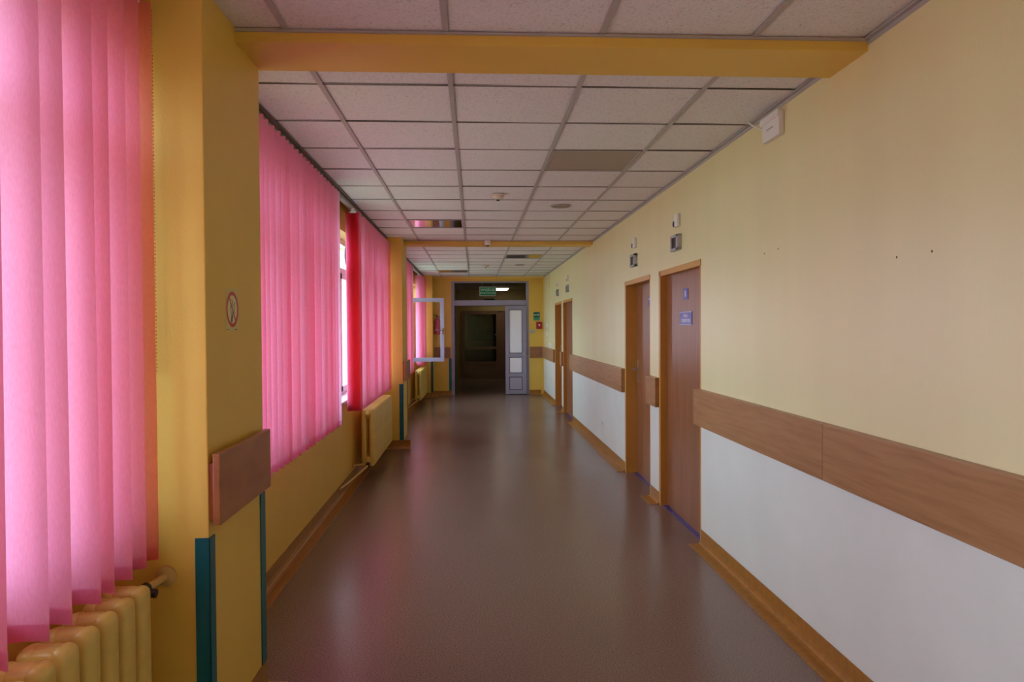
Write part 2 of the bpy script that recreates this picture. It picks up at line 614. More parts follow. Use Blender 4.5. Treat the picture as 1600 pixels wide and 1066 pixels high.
# ---- windows
def window(idx, a, b, open_k=None, n=7):
    root = sempty('window_%d' % idx, (WIN_X, (a + b) / 2, SILL))
    ya, yb = a + 0.03, b - 0.03
    p = (yb - ya) / n
    fx0, fx1 = WIN_X - 0.04, WIN_X + 0.03
    f = MB()
    f.box(fx0, fx1, ya, yb, SILL, SILL + 0.05)
    f.box(fx0, fx1, ya, yb, HEAD - 0.05, HEAD)
    f.box(fx0, fx1, ya, yb, 2.05, 2.11)
    for k in range(n + 1):
        y = ya + p * k
        f.box(fx0, fx1, max(ya, y - 0.03), min(yb, y + 0.03), SILL + 0.05, HEAD - 0.05)
    f.build('window_frame', M['bulkhead'], root)
    MB().box(WIN_X + 0.03, XL + 0.03, ya + 0.002, yb - 0.002, SILL - 0.001, SILL + 0.022, bevel=0.005).build('window_sill', M['bulkhead'], root)
    for k in range(n):
        c0, c1 = ya + p * k + 0.03, ya + p * (k + 1) - 0.03
        MB().quad((WIN_X, c0, 2.11), (WIN_X, c1, 2.11), (WIN_X, c1, HEAD - 0.05), (WIN_X, c0, HEAD - 0.05)).build('glass_pane', M['glass'], root)
        if k == open_k:
            continue
        MB().quad((WIN_X, c0 + 0.05, SILL + 0.10), (WIN_X, c1 - 0.05, SILL + 0.10), (WIN_X, c1 - 0.05, 2.0), (WIN_X, c0 + 0.05, 2.0)).build('glass_pane', M['glass'], root)
        s = MB()
        s.box(WIN_X - 0.02, WIN_X + 0.04, c0, c0 + 0.05, SILL + 0.05, 2.05)
        s.box(WIN_X - 0.02, WIN_X + 0.04, c1 - 0.05, c1, SILL + 0.05, 2.05)
        s.box(WIN_X - 0.02, WIN_X + 0.04, c0, c1, SILL + 0.05, SILL + 0.10)
        s.box(WIN_X - 0.02, WIN_X + 0.04, c0, c1, 2.0, 2.05)
        s.build('window_sash', M['bulkhead'], root)
    return root


window(1, *BAYS[0])
window(2, *BAYS[1], n=10)
win3 = window(3, *BAYS[2], open_k=4)
# the casement that stands open into the corridor
sx0, sx1, sy, sz0, sz1 = -1.33, -0.535, 13.06, 0.892, 2.042
s = MB()
s.box(sx0, sx0 + 0.065, sy, sy + 0.05, sz0, sz1, bevel=0.004)
s.box(sx1 - 0.068, sx1, sy, sy + 0.05, sz0, sz1, bevel=0.004)
s.box(sx0 + 0.06, sx1 - 0.06, sy, sy + 0.05, sz0, sz0 + 0.072, bevel=0.004)
s.box(sx0 + 0.06, sx1 - 0.06, sy, sy + 0.05, sz1 - 0.072, sz1, bevel=0.004)
sash = s.build('open_sash', M['alu'], win3)  # white sash, coloured lilac grey to stand in for its shade
sash['label'] = 'open white casement sash, its shade put in as lilac grey'
MB().box(sx0 + 0.06, sx1 - 0.06, sy + 0.022, sy + 0.026, sz0 + 0.07, sz1 - 0.07).build('glass_pane', M['glass'], sash)
hd = MB()
hd.box(sx1 - 0.05, sx1 - 0.02, sy - 0.012, sy, 1.39, 1.50, bevel=0.003)
hd.tube([(sx1 - 0.035, sy - 0.01, 1.46), (sx1 - 0.035, sy - 0.045, 1.46), (sx1 - 0.06, sy - 0.05, 1.46), (sx1 - 0.16, sy - 0.05, 1.462)], 0.009)
hd.build('handle', M['metal'], sash, True)


# ---- corridor doors
def corridor_door(idx, a, b, number=None, name=None, num_y=None, d=0.05, near_handle=False):
    root = sempty('door_%d' % idx, (XR + 0.04, (a + b) / 2, 0))
    T = DOOR_TOP
    f = MB()
    x0, x1 = XR - 0.006, XR + d + 0.05
    j = 0.03
    f.box(XR + 0.001, x1, a, a + j, 0, T)
    f.box(x0, x1, b - j, b, 0, T)
    f.box(x0, x1, a + 0.001, b, T - j, T)
    f.box(x0, XR, b, b + 0.022, 0, T + 0.012)
    f.box(x0, XR, a, b + 0.022, T, T + 0.014)
    f.build('door_frame', M['frame'], root)
    leaf = MB().box(XR + d, XR + d + 0.04, a + j, b - j - 0.002, 0.008, T - j).build('door_leaf', M['door'], root)
    MB().box(XR + d - 0.036, XR + d + 0.01, a + j, b - j, 0.0, 0.005).build('threshold', M['bluestrip'], root)
    xl = XR + d
    if not near_handle:
        hs = -1 if near_handle else 1
        hy = a + j + 0.06 if near_handle else b - j - 0.055
        h = MB()
        h.box(xl - 0.007, xl, hy - 0.02, hy + 0.02, 0.93, 1.16, bevel=0.004)
        h.tube([(xl, hy, 1.075), (xl - 0.05, hy, 1.075), (xl - 0.055, hy - 0.02 * hs, 1.075), (xl - 0.055, hy - 0.12 * hs, 1.07)], 0.009)
        h.lathe((xl - 0.012, hy, 0.985), [(0.011, 0), (0.011, 0.01)], 'x', 12)
        h.build('door_handle', M['metal'], leaf, True)
    if number:
        p = MB().box(xl - 0.004, xl, num_y - 0.062, num_y + 0.062, 1.705, 1.79, bevel=0.002).build('number_plate', M['blue'], leaf)
        p['label'] = 'small violet blue room number plate'
        text('lettering', number, 0.068, M['signwhite'], leaf, (xl - 0.0046, num_y, 1.748), '-x', bold=0.002, xs=1.1)
    if name:
        p = MB().box(xl - 0.004, xl, num_y - 0.158, num_y + 0.158, 1.512, 1.615, bevel=0.002).build('name_plate', M['blue'], leaf)
        p['label'] = 'violet blue room sign with two lines of white lettering'
        e = MB()
        for zz in (1.515, 1.608):
            e.box(xl - 0.0048, xl - 0.004, num_y - 0.158, num_y + 0.158, zz, zz + 0.004)
        e.build('sign_edge', M['signwhite'], leaf)
        text('lettering', name[0], 0.034, M['signwhite'], leaf, (xl - 0.0046, num_y, 1.583), '-x', bold=0.001, xs=1.5)
        text('lettering', name[1], 0.036, M['signwhite'], leaf, (xl - 0.0046, num_y, 1.543), '-x', bold=0.001, xs=1.35)
    return root


corridor_door(1, *DOORS[0], number='8', name=('SALA', 'CHORYCH'), num_y=5.40, near_handle=True)
corridor_door(2, *DOORS[1], number='9', num_y=6.77, d=0.108)
corridor_door(3, *DOORS[2], near_handle=True)
corridor_door(4, *DOORS[3], d=0.10)

# ---- glazed door in the end wall
d5 = sempty('door_5', (0.36, END_Y + 0.05, 0))
y0_, y1_ = END_Y + 0.01, END_Y + 0.08
f = MB()
f.box(-0.50, -0.43, y0_, y1_, 0, 2.54, bevel=0.004)
f.box(1.172, 1.235, y0_, y1_, 0, 2.54, bevel=0.004)
f.box(-0.43, 1.172, y0_, y1_, 2.50, 2.54, bevel=0.004)
f.box(-0.43, 1.172, y0_ - 0.01, y1_, 1.995, 2.113, bevel=0.004)
f.build('door_frame', M['alu'], d5)
MB().box(-0.43, -0.40, y0_ + 0.02, y1_ + 0.02, 0, 1.99).box(-0.43, 1.172, y0_ + 0.03, y1_, 1.985, 1.996).build('door_gasket', M['alu_dark'], d5)
MB().box(-0.43, 1.172, y0_ + 0.03, y0_ + 0.036, 2.113, 2.50).build('transom_glass', M['dimglass'], d5)
lf = MB()
lx0, lx1 = 0.703, 1.172
Y0, Y1 = END_Y - 0.03, END_Y + 0.02
lf.box(lx0, 0.783, Y0, Y1, 0.012, 1.985, bevel=0.003)
lf.box(1.079, lx1, Y0, Y1, 0.012, 1.985, bevel=0.003)
lf.box(0.783, 1.079, Y0, Y1, 1.901, 1.985, bevel=0.003)
lf.box(0.783, 1.079, Y0, Y1, 0.842, 0.925, bevel=0.003)
lf.box(0.783, 1.079, Y0, Y1, 0.397, 0.481, bevel=0.003)
lf.box(0.783, 1.079, Y0, Y1, 0.012, 0.107, bevel=0.003)
leaf = lf.build('door_leaf', M['alu'], d5)
for za, zb, mt in ((0.925, 1.901, 'frost'), (0.481, 0.842, 'frost'), (0.107, 0.397, 'lowpanel')):
    g = MB()
    e = 0.012
    g.box(0.783, 1.079, Y0 + 0.012, Y0 + 0.016, za, za + e)
    g.box(0.783, 1.079, Y0 + 0.012, Y0 + 0.016, zb - e, zb)
    g.box(0.783, 0.783 + e, Y0 + 0.012, Y0 + 0.016, za, zb)
    g.box(1.079 - e, 1.079, Y0 + 0.012, Y0 + 0.016, za, zb)
    g.build('panel_gasket', M['alu_dark'], leaf)
    pn = MB().box(0.783, 1.079, Y0 + 0.018, Y0 + 0.026, za, zb).build('door_panel', M[mt], leaf)
    pn['label'] = 'white frosted panel' if mt == 'frost' else 'grey lilac solid lower panel'
MB().tube([(1.12, Y0, 0.93), (1.12, Y0 - 0.045, 0.93), (1.15, Y0 - 0.05, 0.87), (1.20, Y0 - 0.05, 0.845), (1.235, Y0 - 0.05, 0.87)], 0.009).build('door_handle', M['metal'], leaf, True)

# ---- vestibule behind it
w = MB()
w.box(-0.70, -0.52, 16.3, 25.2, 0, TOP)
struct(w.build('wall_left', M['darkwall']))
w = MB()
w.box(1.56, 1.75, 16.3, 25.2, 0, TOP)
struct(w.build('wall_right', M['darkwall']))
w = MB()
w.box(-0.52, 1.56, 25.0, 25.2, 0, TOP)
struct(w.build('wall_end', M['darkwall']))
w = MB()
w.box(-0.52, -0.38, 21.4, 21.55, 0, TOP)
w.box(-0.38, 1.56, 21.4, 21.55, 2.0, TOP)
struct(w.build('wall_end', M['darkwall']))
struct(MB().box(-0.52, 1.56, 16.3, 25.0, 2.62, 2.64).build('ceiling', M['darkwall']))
d6 = sempty('door_6', (0.5, 21.45, 0))
f = MB()
f.box(-0.38, -0.34, 21.38, 21.46, 0, 1.99)
f.box(0.73, 0.85, 21.38, 21.46, 0, 1.99)
f.box(-0.34, 1.56, 21.38, 21.46, 1.955, 1.995)
f.build('door_frame', M['brownframe'], d6)
for lx in (-0.34, 0.85):
    rx = lx + 1.07 if lx < 0 else 1.56
    q = MB()
    a_, b_ = 21.39, 21.44
    q.box(lx, lx + 0.07, a_, b_, 0.01, 1.955)
    q.box(rx - 0.07, rx, a_, b_, 0.01, 1.955)
    for z0_, z1_ in ((0.01, 0.12), (0.42, 0.50), (0.86, 0.94), (1.90, 1.955)):
        q.box(lx + 0.07, rx - 0.07, a_, b_, z0_, z1_)
    q.box(lx + 0.07, rx - 0.07, a_ + 0.015, b_ - 0.015, 0.12, 0.42)
    lf6 = q.build('door_leaf', M['brownframe'], d6)
    MB().box(lx + 0.07, rx - 0.07, a_ + 0.02, a_ + 0.025, 0.94, 1.90).build('glass_pane', M['dimglass'], lf6)
    MB().box(lx + 0.07, rx - 0.07, a_ + 0.02, a_ + 0.025, 0.50, 0.86).build('glass_pane', M['dimglass'], lf6)
MB().box(0.62, 0.67, 21.33, 21.39, 1.28, 1.31).build('door_handle', M['metal'], d6)
t = thing('reflection_panel', (0.25, 24.95, 1.1), 'added olive panel standing in for a greenish reflection in the inner vestibule door glass', 'board')
MB().box(-0.18, 0.70, 24.95, 25.0, 1.08, 1.88).build('reflection_face', M['olive'], t)  # olive panel added in place of a greenish reflection in the door glass
MB().box(-0.20, -0.18, 24.94, 25.0, 1.06, 1.90).box(0.70, 0.72, 24.94, 25.0, 1.06, 1.90).box(-0.18, 0.70, 24.94, 25.0, 1.06, 1.08).box(-0.18, 0.70, 24.94, 25.0, 1.88, 1.90).build('reflection_edge', M['brownframe'], t)
t = thing('ceiling_light', (0.80, 20.5, 2.56), 'lit white ceiling lamp in the dark vestibule behind the door transom', 'ceiling light')
MB().box(0.60, 1.0, 20.1, 20.9, 2.60, 2.62).build('lamp_housing', M['white'], t)
MB().box(0.63, 0.97, 20.13, 20.87, 2.57, 2.60, bevel=0.004).build('lamp_diffuser', M['lamp'], t)

# ---- outdoors
g = MB().box(-120, XO - 0.3, -80, 100, -4.2, -4.0).build('ground', M['ground'])
struct(g)

# ================================================================== THINGS
# ---- recessed mirror lights in the ceiling
FL = ['square recessed light with dull beige cover, unlit, nearest one in the ceiling',
      'square recessed mirror light before the second beam, reflecting the pink blinds',
      'square recessed mirror light beyond the second beam, on the doors side',
      'square recessed mirror light farthest away, beside the glazed end door']
for (fx, fy), lb in zip(FIX, FL):
    t = thing('recessed_light', (fx + 0.3, fy + 0.3, CEIL), lb, 'ceiling light', 'recessed square ceiling lights')
    a = 0.014
    f = MB()
    f.box(fx + a, fx + 0.6 - a, fy + 0.007, fy + 0.022, 2.628, 2.66)
    f.box(fx + a, fx + 0.6 - a, fy + 0.578, fy + 0.593, 2.628, 2.66)
    f.box(fx + a, fx + a + 0.012, fy + 0.02, fy + 0.58, 2.628, 2.66)
    f.box(fx + 0.6 - a - 0.012, fx + 0.6 - a, fy + 0.02, fy + 0.58, 2.628, 2.66)
    f.build('light_frame', M['tee'], t)
    MB().box(fx + a + 0.012, fx + 0.6 - a - 0.012, fy + 0.022, fy + 0.578, 2.632, 2.636).build('beige_cover' if fy < 5 else 'mirror_panel', M['diffuser'] if fy < 5 else M['mirror'], t)

# ---- bumper rails
RG = 'wooden bumper rails along the right wall'


def rail_y(a, b, label, group=None):
    o = MB().box(1.52, XR, a, b, 0.822, 1.07, bevel=0.003).build('bumper_rail', M['rail'])
    return tag(o, label, 'wall rail', group)


rail_y(-3.8, 3.068, 'wooden bumper rail on the right wall nearest the camera, up to the joint', RG)
rail_y(3.072, 4.93, 'wooden bumper rail length between the joint and the nearest door', RG)
rail_y(5.985, 6.33, 'short wooden bumper block on the narrow pier between the two near doors', RG)
rail_y(7.385, 11.48, 'long wooden bumper rail between the near pair and the far pair of doors', RG)
rail_y(12.515, 12.745, 'short wooden bumper block on the pier between the two far doors', RG)
rail_y(13.79, 16.078, 'wooden bumper rail on the right wall past the farthest door', RG)
o = MB().box(1.25, 1.52, END_Y - 0.04, END_Y, 0.822, 1.07, bevel=0.003).build('bumper_rail', M['rail_end'])
tag(o, 'short wooden bumper rail on end wall, right of the glazed door', 'wall rail')
o = MB().box(XC, -0.525, END_Y - 0.04, END_Y, 0.822, 1.07, bevel=0.003).build('bumper_rail', M['rail_end'])
tag(o, 'short wooden bumper rail on end wall, left of the glazed door', 'wall rail')
for (a, b), lb in zip(COLS[1:3], ['large red-brown wooden bumper board on the nearest pillar', 'red-brown wooden bumper board on the second pillar, above the radiator end']):
    t = thing('bumper_board', (XC, a + 0.3, 0.845), lb, 'wall rail', 'bumper boards on the pillars')
    MB().box(-0.872, -0.848, a - 0.01, b - 0.04, 0.845, 1.085, bevel=0.004).build('board_face', M['plate'], t)
    MB().box(XC, -0.872, a + 0.008, b - 0.06, 0.86, 1.05).build('mounting_block', M['plate'], t)


# ---- teal corner guards
def guard(label, parts):
    w = MB()
    for p in parts: w.box(*p, bevel=0.0015)
    return tag(w.build('corner_guard', M['teal']), label, 'corner guard', 'teal corner guards')


TG = 0.005
for (a, b), nm in zip(COLS[1:4], ['nearest', 'second', 'farthest']):
    guard('dark teal corner guard on the near corner of the %s pillar' % nm,
          [(-0.935, XC + TG, a - TG, a, 0.10, 0.802), (XC, XC + TG, a - TG, a + 0.045, 0.10, 0.802)])
    if nm != 'farthest':
        guard('dark teal corner guard on the far corner of the %s pillar' % nm,
              [(XC, XC + TG, b - 0.06, b + TG, 0.10, 0.815)])
guard('dark teal corner guard on the end wall left of the glazed door', [(-0.56, -0.50, END_Y - TG, END_Y, 0.10, 0.82)])


# ---- radiators
def section_mesh():
    """one cast-iron section, local: x depth -0.065..0.065, y 0 centre, z 0..0.57"""
    w = MB()
    H = 0.57

    def loft(x0, x1, z0, z1, r, layers):
        rings = []
        for y, inset in layers:
            a, b, c, d = x0 + inset, x1 - inset, z0 + inset, z1 - inset
            q = max(0.003, min(r - inset * 0.3, (b - a) / 2 - 0.001, (d - c) / 2 - 0.001))
            ring = []
            for cx, cz, st in ((b - q, d - q, 0), (a + q, d - q, 1), (a + q, c + q, 2), (b - q, c + q, 3)):
                for k in range(6):
                    g = (st + k / 5) * PI / 2
                    ring.append(w.bm.verts.new((cx + q * math.cos(g), y, cz + q * math.sin(g))))
            rings.append(ring)
        n = len(rings[0])
        for A, B in zip(rings, rings[1:]):
            for k in range(n):
                w.bm.faces.new((A[k], A[(k + 1) % n], B[(k + 1) % n], B[k]))
        w.bm.faces.new(rings[0][::-1])
        w.bm.faces.new(rings[-1])

    col = [(-0.036, 0.016), (-0.033, 0.008), (-0.026, 0.003), (-0.012, 0.0), (0.0, -0.001), (0.012, 0.0), (0.026, 0.003), (0.033, 0.008), (0.036, 0.016)]
    hdr = [(-0.034, 0.022), (-0.031, 0.012), (-0.020, 0.004), (0.0, 0.0), (0.020, 0.004), (0.031, 0.012), (0.034, 0.022)]
    loft(0.013, 0.065, 0.0, H, 0.034, col)
    loft(-0.065, -0.013, 0.0, H, 0.034, col)
    loft(-0.064, 0.064, H - 0.10, H + 0.002, 0.045, hdr)
    loft(-0.064, 0.064, -0.002, 0.10, 0.045, hdr)
    for z in (H - 0.05, 0.05):
        w.lathe((0, -0.05, z), [(0.020, 0), (0.026, 0.010), (0.026, 0.090), (0.020, 0.1)], 'y', 14)
    bmesh.ops.recalc_face_normals(w.bm, faces=w.bm.faces[:])
    me = bpy.data.meshes.new('radiator_section')
    w.bm.to_mesh(me); w.bm.free()
    me.materials.append(M['rad'])
    for p in me.polygons: p.use_smooth = True
    me.set_sharp_from_angle(angle=math.radians(60))
    return me


SECTION = section_mesh()


def radiator(y_a, y_b, z0, label, extra):
    t = thing('radiator', (-1.06, y_a, z0), label, 'radiator', 'yellow radiators under the windows')
    n = int(round((y_b - y_a) / 0.1))
    for k in range(n):
        o = bpy.data.objects.new('section', SECTION)
        o.location = (0, 0.05 + 0.1 * k, 0)
        o.parent = t
        COL.objects.link(o)
    extra(t, y_a, y_b, z0)
    return t


def near_extra(t, a, b, z0):
    zt = z0 + 0.52
    MB().tube([(-1.06, b, zt), (-1.06, b + 0.05, zt)], 0.017).build('valve_neck', M['black'], t, True)
    v = MB()
    v.tube([(-1.06, b + 0.03, zt), (-1.05, b + 0.07, zt + 0.005)], 0.02)
    v.tube([(-1.055, b + 0.045, zt), (-1.01, b + 0.045, zt - 0.005)], [0.013, 0.014])
    v.build('valve', M['black'], t, True)
    MB().tube([(-1.052, b + 0.06, zt + 0.003), (-1.03, 2.45, zt + 0.01)], 0.0125).build('pipe', M['pipe'], t, True)
    MB().lathe((-1.03, 2.434, zt + 0.01), [(0.034, 0.016), (0.034, 0.006), (0.016, 0.0)], 'y', 20).build('pipe_flange', M['pipe'], t, True)


def far_extra(t, a, b, z0):
    zt = z0 + 0.52
    z1 = z0 + 0.03
    MB().tube([(-1.06, a + 0.02, z1), (-1.055, a - 0.05, z1 - 0.01)], 0.02).build('valve', M['black'], t, True)
    MB().tube([(-1.055, a - 0.04, z1 - 0.01), (-1.09, a - 0.25, z1 - 0.03), (-1.15, a - 0.6, z1 - 0.06), (-1.185, a - 0.8, z1 - 0.07)], 0.009).build('pipe', M['pipe'], t, True)
    MB().tube([(-1.19, a - 0.12, z1 + 0.005), (-1.10, a - 0.06, z1 + 0.005)], 0.011).build('pipe', M['pipe'], t, True)
    MB().tube([(-1.06, b, zt), (-1.05, b + 0.09, zt), (-1.05, b + 0.18, zt)], 0.0125).build('pipe', M['pipe'], t, True)


radiator(-0.32, 2.28, 0.148, 'yellow cast-iron radiator nearest the camera, partly behind pink slats', near_extra)
radiator(7.2, 8.8, 0.125, 'yellow cast-iron radiator before the second pillar', far_extra)
radiator(13.7, 15.4, 0.125, 'yellow cast-iron radiator farthest away, under the open casement', far_extra)


# ---- vertical blinds
def slat_mesh(twist):
    H, W = 1.80, 0.127
    bm = bmesh.new()
    nx, nz = 5, 10
    g = []
    for j in range(nz + 1):
        row = []
        z = -H * j / nz
        tw = twist * (j / nz)
        for i in range(nx + 1):
            u = (i / nx - 0.5)
            x, y = u * W, 0.011 * (1 - 4 * u * u)
            c, s_ = math.cos(tw), math.sin(tw)
            row.append(bm.verts.new((x * c - y * s_, x * s_ + y * c, z)))
        g.append(row)
    for j in range(nz):
        for i in range(nx):
            bm.faces.new((g[j][i], g[j][i + 1], g[j + 1][i + 1], g[j + 1][i]))
    me = bpy.data.meshes.new('slat')
    bm.to_mesh(me); bm.free()
    me.materials.append(M['fabric'])
    for p in me.polygons: p.use_smooth = True
    hm = MB()
    c, s_ = math.cos(twist), math.sin(twist)
    pts = []
    for i in range(nx + 1):
        u = (i / nx - 0.5) * 0.985
        x, y = u * W, 0.011 * (1 - 4 * u * u)
        pts.append((x * c - y * s_, x * s_ + y * c))
    off = 0.0022
    for p, q in zip(pts, pts[1:]):
        P = lambda v, z: (v[0] - off * s_, v[1] + off * c, z)
        hm.quad(P(p, -H + 0.001), P(q, -H + 0.001), P(q, -H + 0.045), P(p, -H + 0.045))
    bmesh.ops.recalc_face_normals(hm.bm, faces=hm.bm.faces[:])
    mh = bpy.data.meshes.new('hem')
    hm.bm.to_mesh(mh); hm.bm.free()
    mh.materials.append(M['hem'])
    return me, mh


SL = [slat_mesh(tw) for tw in (-0.14, -0.07, 0.0, 0.05, 0.11)]
cl = MB()
cl.box(-0.012, 0.012, -0.004, 0.004, 0.0, 0.03)
cl.box(-0.03, 0.03, -0.003, 0.003, -0.012, 0.002)
bmesh.ops.recalc_face_normals(cl.bm, faces=cl.bm.faces[:])
CLIP = bpy.data.meshes.new('slat_clip')
cl.bm.to_mesh(CLIP); cl.bm.free()
CLIP.materials.append(M['white'])
BX = -1.083


def blind(rail_a, rail_b, ys_, label, ang=0.0, chain=None):
    t = thing('vertical_blind', (BX, (rail_a + rail_b) / 2, 0.75), label, 'vertical blind', 'pink vertical blinds at the windows')
    MB().box(BX - 0.045, BX - 0.005, rail_a, rail_b, 2.585, 2.612, bevel=0.003).build('headrail', M['tee'], t)
    o0 = ORIGIN[t.name]
    for k, y in enumerate(ys_):
        if isinstance(y, tuple): y, an = y
        else: an = ang + random.uniform(-0.10, 0.10)
        me, mh = SL[random.randrange(5)]
        s = bpy.data.objects.new('slat', me)
        s.location = Vector((BX + random.uniform(-0.002, 0.002), y, 2.552)) - o0
        s.rotation_euler = (0, 0, an)
        s.parent = t
        COL.objects.link(s)
        h = bpy.data.objects.new('hem', mh)
        h.parent = s
        COL.objects.link(h)
        c = bpy.data.objects.new('slat_clip', CLIP)
        c.parent = s
        COL.objects.link(c)
    if chain:
        w = MB()
        cy, zb = chain
        for xo in (0.0, 0.022):
            for q in range(int((2.55 - zb) / 0.012)):
                w.box(BX + 0.016 + xo - 0.0022, BX + 0.016 + xo + 0.0022, cy - 0.0022, cy + 0.0022, zb + q * 0.012, zb + q * 0.012 + 0.006)
        w.build('bead_chain', M['frame'], t)
    return t


def run(a, b, p=0.1):
    n = int((b - a) / p)
    return [b - p * k + random.uniform(-0.006, 0.006) for k in range(n + 1)][::-1]


blind(-2.0, 2.44, run(-1.9, 1.50) + [1.63, 1.763, 1.867, 1.998, 2.086, (2.18, 0.25), (2.27, 0.35), (2.355, 0.55)], 'pink vertical blind nearest the camera, above the near radiator', chain=(2.43, 1.36))
blind(3.10, 6.05, run(3.2, 5.60), 'pink vertical blind just past the nearest pillar')
blind(6.07, 9.03, [(6.57 + 0.009 * q, 0.0) for q in range(11)] + run(6.78, 8.97),
      'pink vertical blind before the second pillar, its near slats bunched dark red')
blind(9.70, 13.2, run(9.80, 12.25), 'pink vertical blind between the second pillar and the open casement')
blind(13.22, 15.63, run(14.3, 15.55), 'pink vertical blind beyond the open casement, farthest away')

# ---- round ornament hanging in the window gap
t = thing('window_ornament', (-1.30, 7.40, 2.13), 'round brown ornament hanging against the glass in the gap between blinds', 'ornament')
MB().lathe((-1.30, 7.42, 2.235), [(0.05, 0), (0.095, 0.008), (0.10, 0.014), (0.06, 0.02)], 'x', 24).build('disc', M['ornament'], t, True)
MB().tube([(-1.292, 7.42, 2.33), (-1.292, 7.42, 2.36)], 0.0015, 6).build('string', M['ornament'], t)

# ---- no smoking sign on the pillar
t = thing('no_smoking_sign', (XC, 2.71, 1.49), 'round red no smoking sticker on the nearest pillar', 'sign')
xf = XC
MB().box(xf, xf + 0.001, 2.640, 2.782, 1.493, 1.650).build('backing_film', M['film'], t)
cy, cz, R = 2.709, 1.573, 0.066


def arcring(w, x, cy, cz, r0, r1, th, n=40):
    for q in range(n):
        a, b = 2 * PI * q / n, 2 * PI * (q + 1) / n
        P = lambda r, g_: (x + th, cy + r * math.cos(g_), cz + r * math.sin(g_))
        w.quad(P(r0, a), P(r1, a), P(r1, b), P(r0, b))


w = MB()
arcring(w, xf, cy, cz, 0.0, R, 0.0014)
w.build('white_disc', M['sticker'], t)
w = MB()
arcring(w, xf, cy, cz, R - 0.014, R, 0.0018)
dx = 0.056 * math.cos(math.radians(52)); dz = 0.056 * math.sin(math.radians(52))
nx_, nz_ = dz / 0.056 * 0.0045, dx / 0.056 * 0.0045
x_ = xf + 0.0019
w.quad((x_, cy - dx - nx_, cz + dz - nz_), (x_, cy - dx + nx_, cz + dz + nz_), (x_, cy + dx + nx_, cz - dz + nz_), (x_, cy + dx - nx_, cz - dz - nz_))
w.build('red_ring', M['signred'], t)
w = MB()
x_ = xf + 0.0016
w.quad((x_, cy - 0.018, cz - 0.046), (x_, cy - 0.004, cz - 0.050), (x_, cy + 0.005, cz - 0.022), (x_, cy - 0.010, cz - 0.018))
w.build('match_pictogram', M['ink'], t)
w = MB()
for pts in ([(-0.008, -0.02), (-0.02, -0.005), (-0.018, 0.01), (-0.012, 0.02)], [(0.0, -0.02), (0.003, -0.004), (-0.002, 0.01)],
            [(0.014, -0.018), (0.022, 0.0), (0.016, 0.012), (0.024, 0.026)], [(0.006, 0.012), (0.002, 0.03), (-0.008, 0.036)]):
    w.tube([(x_ + 0.0002, cy + p, cz + q) for p, q in pts], 0.0011, 6)
w.build('smoke_pictogram', M['ink2'], t)
w = MB()
w.box(xf + 0.001, xf + 0.0014, 2.655, 2.672, 1.497, 1.500).box(xf + 0.001, xf + 0.0014, 2.735, 2.765, 1.497, 1.500)
w.build('printed_mark', M['ink'], t)

# ---- boxes and lamps above the doors
for dy, s_, lbs in ((0.0, 1.0, ('small white wall call lamp above the display over the nearest door', 'grey-framed black display panel over the nearest door')),
                    (1.455, 1.0, ('small white wall call lamp above the display over the second door', 'grey-framed black display panel over the second door')),
                    (6.41, 1.0, ('small white wall call lamp above the display over the third door', 'grey-framed black display panel over the third door')),
                    (7.82, 1.0, ('small white wall call lamp above the display over the farthest door', 'grey-framed black display panel over the farthest door'))):
    yc = 5.42 + dy
    t = thing('call_lamp', (XR, yc, 2.255), lbs[0], 'wall lamp', 'call lamps over the doors')
    MB().box(1.533, XR, yc - 0.045, yc + 0.035, 2.257, 2.357, bevel=0.008).build('housing', M['white'], t, True)
    MB().lathe((1.531, yc + 0.045, 2.285), [(0.022, 0), (0.024, 0.012), (0.024, 0.026)], 'x', 16).build('lamp_lens', M['black'], t, True)
    t = thing('display_panel', (XR, yc + 0.02, 2.08), lbs[1], 'display', 'display panels over the doors')
    yc += 0.025
    f = MB()
    f.box(1.528, XR, yc - 0.10, yc + 0.10, 2.08, 2.10, bevel=0.003)
    f.box(1.528, XR, yc - 0.10, yc + 0.10, 2.18, 2.20, bevel=0.003)
    f.box(1.528, XR, yc - 0.10, yc - 0.055, 2.08, 2.20, bevel=0.003)
    f.box(1.528, XR, yc + 0.075, yc + 0.10, 2.08, 2.20, bevel=0.003)
    f.build('panel_frame', M['greyplastic'], t)
    MB().box(1.536, XR, yc - 0.06, yc + 0.08, 2.095, 2.185).build('screen', M['black'], t)

# ---- white junction box below the ceiling
t = thing('junction_box', (XR, 3.655, 2.46), 'white plastic junction box on the right wall just below the ceiling', 'junction box')
MB().box(1.530, XR, 3.55, 3.76, 2.463, 2.583, bevel=0.006).build('base', M['white'], t)
MB().box(1.520, 1.532, 3.545, 3.765, 2.553, 2.588, bevel=0.004).build('lid', M['white'], t)
MB().box(1.5285, 1.5305, 3.62, 3.70, 2.515, 2.522).build('vent_slot', M['greyplastic'], t)
MB().tube([(1.54, 3.765, 2.54), (1.54, 3.83, 2.565), (1.535, 3.90, 2.60), (1.52, 3.93, 2.626)], 0.004, 8).build('cable', M['white'], t, True)

